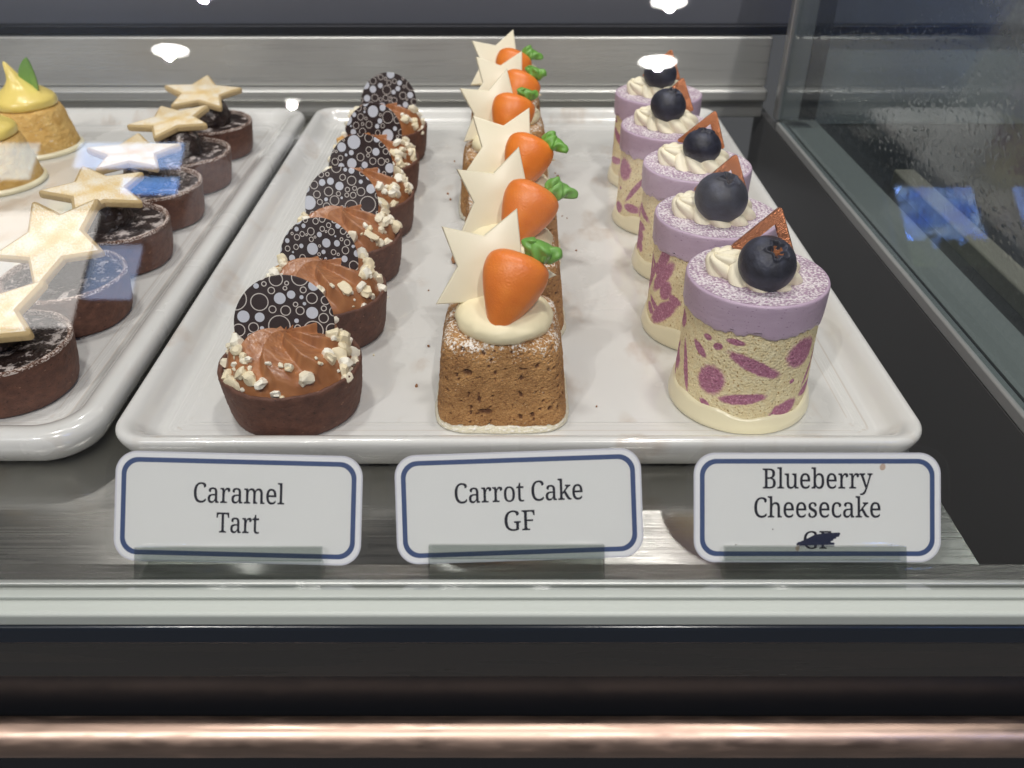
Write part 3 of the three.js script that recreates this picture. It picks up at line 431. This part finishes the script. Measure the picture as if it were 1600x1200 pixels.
const LT = [[-0.2475, -0.058], [-0.2475, -0.131], [-0.2475, -0.203], [-0.247, -0.27], [-0.2455, -0.336], [-0.2475, -0.409]];
const COOK = [[-0.006, 0.034, 0.002, 0.25, 0.5, 0.12], [-0.004, 0.041, 0.0, 0.5, 0.6, 0.1], [-0.012, 0.039, -0.004, 0.12, 0.6, -0.1], [-0.016, 0.0385, -0.006, 0.08, 0.2, -0.04], [-0.014, 0.039, -0.012, 0.1, 0.55, 0.05], [-0.011, 0.04, -0.01, 0.16, 0.1, -0.08]];
LT.forEach(([x, z], k) => {
  const t = thing('chocolate_tart', `dark chocolate tart topped with a sugared star biscuit, ${ORD[k]} from the tray's front rim`, 'tart', [x, WELL, z], 0, 'star topped chocolate tarts');
  part(t, 'crust', crustGeo, cocoaCrust, null, [0, k * 1.1, 0]);
  part(t, 'sugared_rim', dustRimGeo, dustRimMat, null, [0, k * 1.1, 0]);
  part(t, 'ganache', ganacheGeo, ganache, null, [0, k * 1.9, 0]);
  part(t, 'truffle', truffleGeo, truffleMat, [[-0.006, -0.002, -0.006, -0.004, -0.004, 0.0][k], 0.0232, [-0.006, -0.006, -0.004, -0.004, -0.006, -0.006][k]], [0, k * 2.3, 0]);
  const [cx, cy, cz, rx, ry, rz] = COOK[k];
  const c = new THREE.Mesh(cookieGeo, [cookieMat, cookieEdge]); c.name = 'star_biscuit'; c.castShadow = c.receiveShadow = true; c.position.set(cx + 0.005, cy + 0.0045, cz); c.rotation.set(rx, ry, rz, 'XZY'); t.add(c);
});
// ---------------------------------------------------------------- lemon cakes
{
  const lemonSponge = std({ roughness: 0.85, map: dataTex(512, 256, (u, v, i, j) => { let c = mix3([232, 196, 124], [212, 168, 94], clamp(0.5 + 1.3 * fbm(u * 24, v * 9, 3, 5))); const w = sstep(0.1, 0.4, fbm(u * 90, v * 30, 8, 3) + 0.5 * fbm(u * 9, v * 3, 6, 2) + Math.exp(-Math.pow((v - 0.86) / 0.12, 2)) * 0.35 - 0.1); return mix3(c, [240, 230, 218], w * 0.8); }), bumpMap: cocoaBump, bumpScale: 0.001 });
  const spg = revolve([[0.03, 0.0005], [0.0335, 0.0015], [0.033, 0.005], [0.0295, 0.022], [0.0268, 0.033], [0.0245, 0.036], [0.012, 0.0362], [0.0003, 0.0362]], 120, 60, (a, r, y) => [0.0009 * fbm(Math.cos(a) * 5, Math.sin(a) * 5, y * 200, 4), 0]);
  const baseG = revolve([[0.0345, 0.0001], [0.036, 0.001], [0.0357, 0.003], [0.0335, 0.0045]], 90, 10);
  const curd = phys({ color: srgb(246, 222, 124), roughness: 0.38, clearcoat: 0.4, clearcoatRoughness: 0.2 });
  const curdG = revolve([[0.02, 0.0355], [0.0245, 0.0375], [0.0245, 0.0425], [0.019, 0.0475], [0.0115, 0.052], [0.006, 0.0585], [0.003, 0.0655], [0.0008, 0.0705], [0.0001, 0.071]], 80, 50, (a, r, y) => [0.0018 * fbm(Math.cos(a) * 1.5, Math.sin(a) * 1.5, y * 70, 3), 0]);
  curdG.attributes.position.array.forEach((_, i, A) => { if (i % 3 === 0) { const y = A[i + 1]; if (y > 0.05) A[i] -= (y - 0.05) * 0.35; } }); curdG.computeVertexNormals();
  const lf = (() => { const g = surf(24, 30, (u, v) => { const w = 0.0088 * Math.pow(Math.sin(Math.PI * Math.pow(v, 0.8)), 0.75) * (u * 2 - 1), e = (u * 2 - 1); return [w, v * 0.031, 0.0035 * Math.abs(e) * Math.sin(Math.PI * v) + 0.004 * v * v]; }, false), h = g.clone(); h.translate(0, 0, -0.0008); return mergeGeometries([g, h]); })();
  const leafGreen = phys({ color: srgb(128, 178, 92), roughness: 0.5, side: THREE.DoubleSide });
  [[-0.4005, -0.42, 0], [-0.396, -0.34, 1], [-0.398, -0.265, 2]].forEach(([x, z, k]) => {
    const t = thing('lemon_cake', ['lemon cake with peaked yellow curd and upright green leaf, beside the backmost star tarts', 'lemon cake with yellow curd, middle one of the lemon row beside the star tarts', 'lemon cake with yellow curd nearest the front rim in the lemon row'][k], 'cake', [x, WELL, z], 0, 'lemon cakes');
    part(t, 'sponge', spg, lemonSponge, null, [0, k * 2, 0]); part(t, 'white_chocolate_base', baseG, glazeBaseMat);
    part(t, 'lemon_curd', curdG, curd, null, [0, k * 0.6, 0]);
    part(t, 'leaf', lf, leafGreen, [0.0085, 0.044, 0], [-0.1, -0.3, -0.2]);
  });
}
// ---------------------------------------------------------------- crumbs on the tray
{
  const m = std({ color: srgb(150, 106, 70), roughness: 0.8 });
  const o = part(scene, 'walnut_crumb', nutShapes[1], m, [-0.035, WELL + 0.0026, -0.2], [0.3, 1, 0.2]); o.scale.setScalar(0.0034); o.userData = { label: 'small brown walnut crumb lying beside the carrot cakes', category: 'crumb' };
  reseed(99);
  for (let i = 0; i < 16; i++) { const side = i % 2 ? 1 : -1, c = part(scene, numbered('cake_crumb'), nutShapes[(i * 3) % 7], m, [-0.004 + side * rr(0.034, 0.046), WELL + 0.0008, rr(-0.4, -0.012)], [rr(0, 6), rr(0, 6), rr(0, 6)]); c.scale.setScalar(rr(0.0004, 0.0011)); c.userData = { label: 'tiny brown cake crumb on the white tray by the carrot cakes', category: 'crumb', group: 'cake crumbs on the tray' }; }
  reseed(77);
  for (let i = 0; i < 22; i++) { const c = part(scene, numbered('nut_crumb'), nutShapes[i % 7], nutMats[i % 3], [rr(-0.135, -0.07), WELL + 0.0008, rr(-0.43, -0.008)], [rr(0, 6), rr(0, 6), rr(0, 6)]); c.scale.setScalar(rr(0.0005, 0.001)); c.userData = { label: 'tiny pale nut crumb fallen on the white tray by the caramel tarts', category: 'crumb', group: 'nut crumbs on the tray' }; }
}

// ---------------------------------------------------------------- name cards in acrylic stands
const CW = 0.0975, CHT = 0.0432;
function roundRect(g, x, y, w, h, r) { g.beginPath(); g.moveTo(x + r, y); g.arcTo(x + w, y, x + w, y + h, r); g.arcTo(x + w, y + h, x, y + h, r); g.arcTo(x, y + h, x, y, r); g.arcTo(x, y, x + w, y, r); g.closePath(); }
function cardTexture(lines, extra) {
  const W = 1536, H = Math.round(W * CHT / CW), c = document.createElement('canvas'); c.width = W; c.height = H; const g = c.getContext('2d');
  g.fillStyle = 'rgb(205,206,216)'; g.fillRect(0, 0, W, H);  // lilac-grey rim: the shadow along the card edge, drawn into the print
  g.fillStyle = 'rgb(232,234,236)'; roundRect(g, 10, 10, W - 20, H - 20, 124); g.fill();
  g.fillStyle = 'rgb(66,84,124)'; roundRect(g, 38, 38, W - 76, H - 76, 104); g.fill();
  g.fillStyle = 'rgb(222,224,222)'; roundRect(g, 68, 68, W - 136, H - 136, 80); g.fill();
  g.fillStyle = 'rgb(24,24,36)'; g.textAlign = 'center'; g.textBaseline = 'alphabetic';
  for (const [s, w, base, size] of lines) { g.save(); g.font = `${size}px serif`; const m = g.measureText(s).width; g.translate(W / 2, base * H); g.scale(w * W / m, 1); g.fillText(s, 0, 0); g.lineWidth = 2.6; g.strokeStyle = 'rgb(24,24,36)'; g.strokeText(s, 0, 0); g.restore(); }
  if (extra) extra(g, W, H);
  const t = new THREE.CanvasTexture(c); t.colorSpace = THREE.SRGBColorSpace; return t;
}
const rrShape = (w, h, r) => { const s = new THREE.Shape(); s.moveTo(-w / 2 + r, 0); s.lineTo(w / 2 - r, 0); s.absarc(w / 2 - r, r, r, -Math.PI / 2, 0); s.lineTo(w / 2, h - r); s.absarc(w / 2 - r, h - r, r, 0, Math.PI / 2); s.lineTo(-w / 2 + r, h); s.absarc(-w / 2 + r, h - r, r, Math.PI / 2, Math.PI); s.lineTo(-w / 2, r); s.absarc(-w / 2 + r, r, r, Math.PI, Math.PI * 1.5); return s; };
const paperGeo = (() => { const g = new THREE.ExtrudeGeometry(rrShape(CW, CHT, 0.0085), { depth: 0.0003, bevelEnabled: false, curveSegments: 14 }); const p = g.attributes.position, u = g.attributes.uv; for (let i = 0; i < p.count; i++) u.setXY(i, p.getX(i) / CW + 0.5, p.getY(i) / CHT); return g; })();
const laminateGeo = (() => { const g = new THREE.ExtrudeGeometry(rrShape(CW + 0.0066, CHT + 0.0056, 0.0115), { depth: 0.00025, bevelEnabled: false, curveSegments: 14 }); g.translate(0, -0.0028, 0.0009); return g; })();
const laminate = phys({ color: 0xffffff, transmission: 1, thickness: 0, roughness: 0.04, ior: 1.5 });
const paperBack = std({ color: 0xc8c9cc, roughness: 0.7 });
const acrylic = phys({ color: 0xe5e8e6, transmission: 1, thickness: 0, roughness: 0.14, ior: 1.49 });
const standGeo = (w, lean) => {                        // section in (z, y): foot, front lip and leaning back plate, one extrusion
  const dz = -Math.sin(lean), dy = Math.cos(lean), pz = Math.cos(lean), py = Math.sin(lean);   // along the card, and out of it towards the viewer
  const P = (s, n) => new THREE.Vector2(s * dz + n * pz, s * dy + n * py);
  const s = new THREE.Shape([P(0.0068, 0.0052), P(0.0068, 0.0028), P(0.0008, 0.0028), P(0.0008, -0.0012), P(0.03, -0.0012), P(0.03, -0.003), P(0.006, -0.003), new THREE.Vector2(-0.012, -0.0031), new THREE.Vector2(0.0078, -0.0031), new THREE.Vector2(0.0074, -0.0012)]);
  const g = new THREE.ExtrudeGeometry(s, { depth: w, bevelEnabled: true, bevelThickness: 0.0003, bevelSize: 0.0003, bevelSegments: 2 });
  g.translate(0, 0, -w / 2); g.rotateY(-Math.PI / 2); return toCreasedNormals(g, 0.5);            // section z stays z, extrusion runs along x
};
const scribble = (g, W, H) => {
  g.strokeStyle = 'rgb(30,36,62)'; g.lineCap = 'round'; g.lineJoin = 'round'; g.lineWidth = 15;
  const P = (x, y) => [W * x, H * y]; g.beginPath(); g.moveTo(...P(0.42, 0.835));
  for (const [x, y] of [[0.47, 0.785], [0.49, 0.76], [0.53, 0.745], [0.588, 0.74], [0.485, 0.768], [0.585, 0.756], [0.47, 0.786], [0.572, 0.775], [0.45, 0.806], [0.56, 0.795], [0.425, 0.826], [0.55, 0.812], [0.43, 0.836], [0.565, 0.83]]) g.lineTo(...P(x, y));
  g.stroke();
  g.fillStyle = 'rgba(176,150,128,0.75)'; g.beginPath(); g.ellipse(W * 0.765, H * 0.13, 18, 22, 0.4, 0, TAU); g.fill(); g.beginPath(); g.ellipse(W * 0.42, H * 0.87, 13, 20, 0.1, 0, TAU); g.fill();
  g.fillStyle = 'rgb(90,80,76)'; for (const [x, y] of [[0.17, 0.84], [0.32, 0.7], [0.8, 0.84]]) { g.beginPath(); g.arc(W * x, H * y, 4, 0, TAU); g.fill(); }
};
[
  ['caramel', 'Caramel Tart', [['Caramel', 0.372, 0.455, 172], ['Tart', 0.176, 0.725, 172]], -0.1085, 0.0552, -0.025, null, -0.1105, 0.072],
  ['carrot', 'Carrot Cake GF', [['Carrot Cake', 0.528, 0.455, 172], ['GF', 0.132, 0.72, 172]], 0.0035, 0.054, 0.034, null, 0.0018, 0.068],
  ['blueberry', 'Blueberry Cheesecake', [['Blueberry', 0.447, 0.325, 172], ['Cheesecake', 0.52, 0.59, 172], ['GF', 0.12, 0.875, 150]], 0.1205, 0.0548, 0.0, scribble, 0.1182, 0.07],
].forEach(([id, text, lines, x, z, roll, extra, hx, hw], k) => {
  const lean = THREE.MathUtils.degToRad(34);
  const t = thing('name_card', `white laminated card with blue border reading ${text}`, 'card', [x, 0.0042, z]);
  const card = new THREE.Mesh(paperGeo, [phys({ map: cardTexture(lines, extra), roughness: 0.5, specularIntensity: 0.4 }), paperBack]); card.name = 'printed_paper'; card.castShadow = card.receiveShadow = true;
  const pv = [-lean, 0, roll]; card.rotation.set(...pv); t.add(card);
  part(t, 'laminate', laminateGeo, laminate, null, pv);
  const s = thing('card_stand', `clear acrylic stand holding the ${text} card`, 'card stand', [hx, 0.0042, z], 0, 'acrylic card stands');
  part(s, 'stand_body', standGeo(hw, lean), acrylic, [0, 0, 0]);
});

renderer.render(scene, camera);
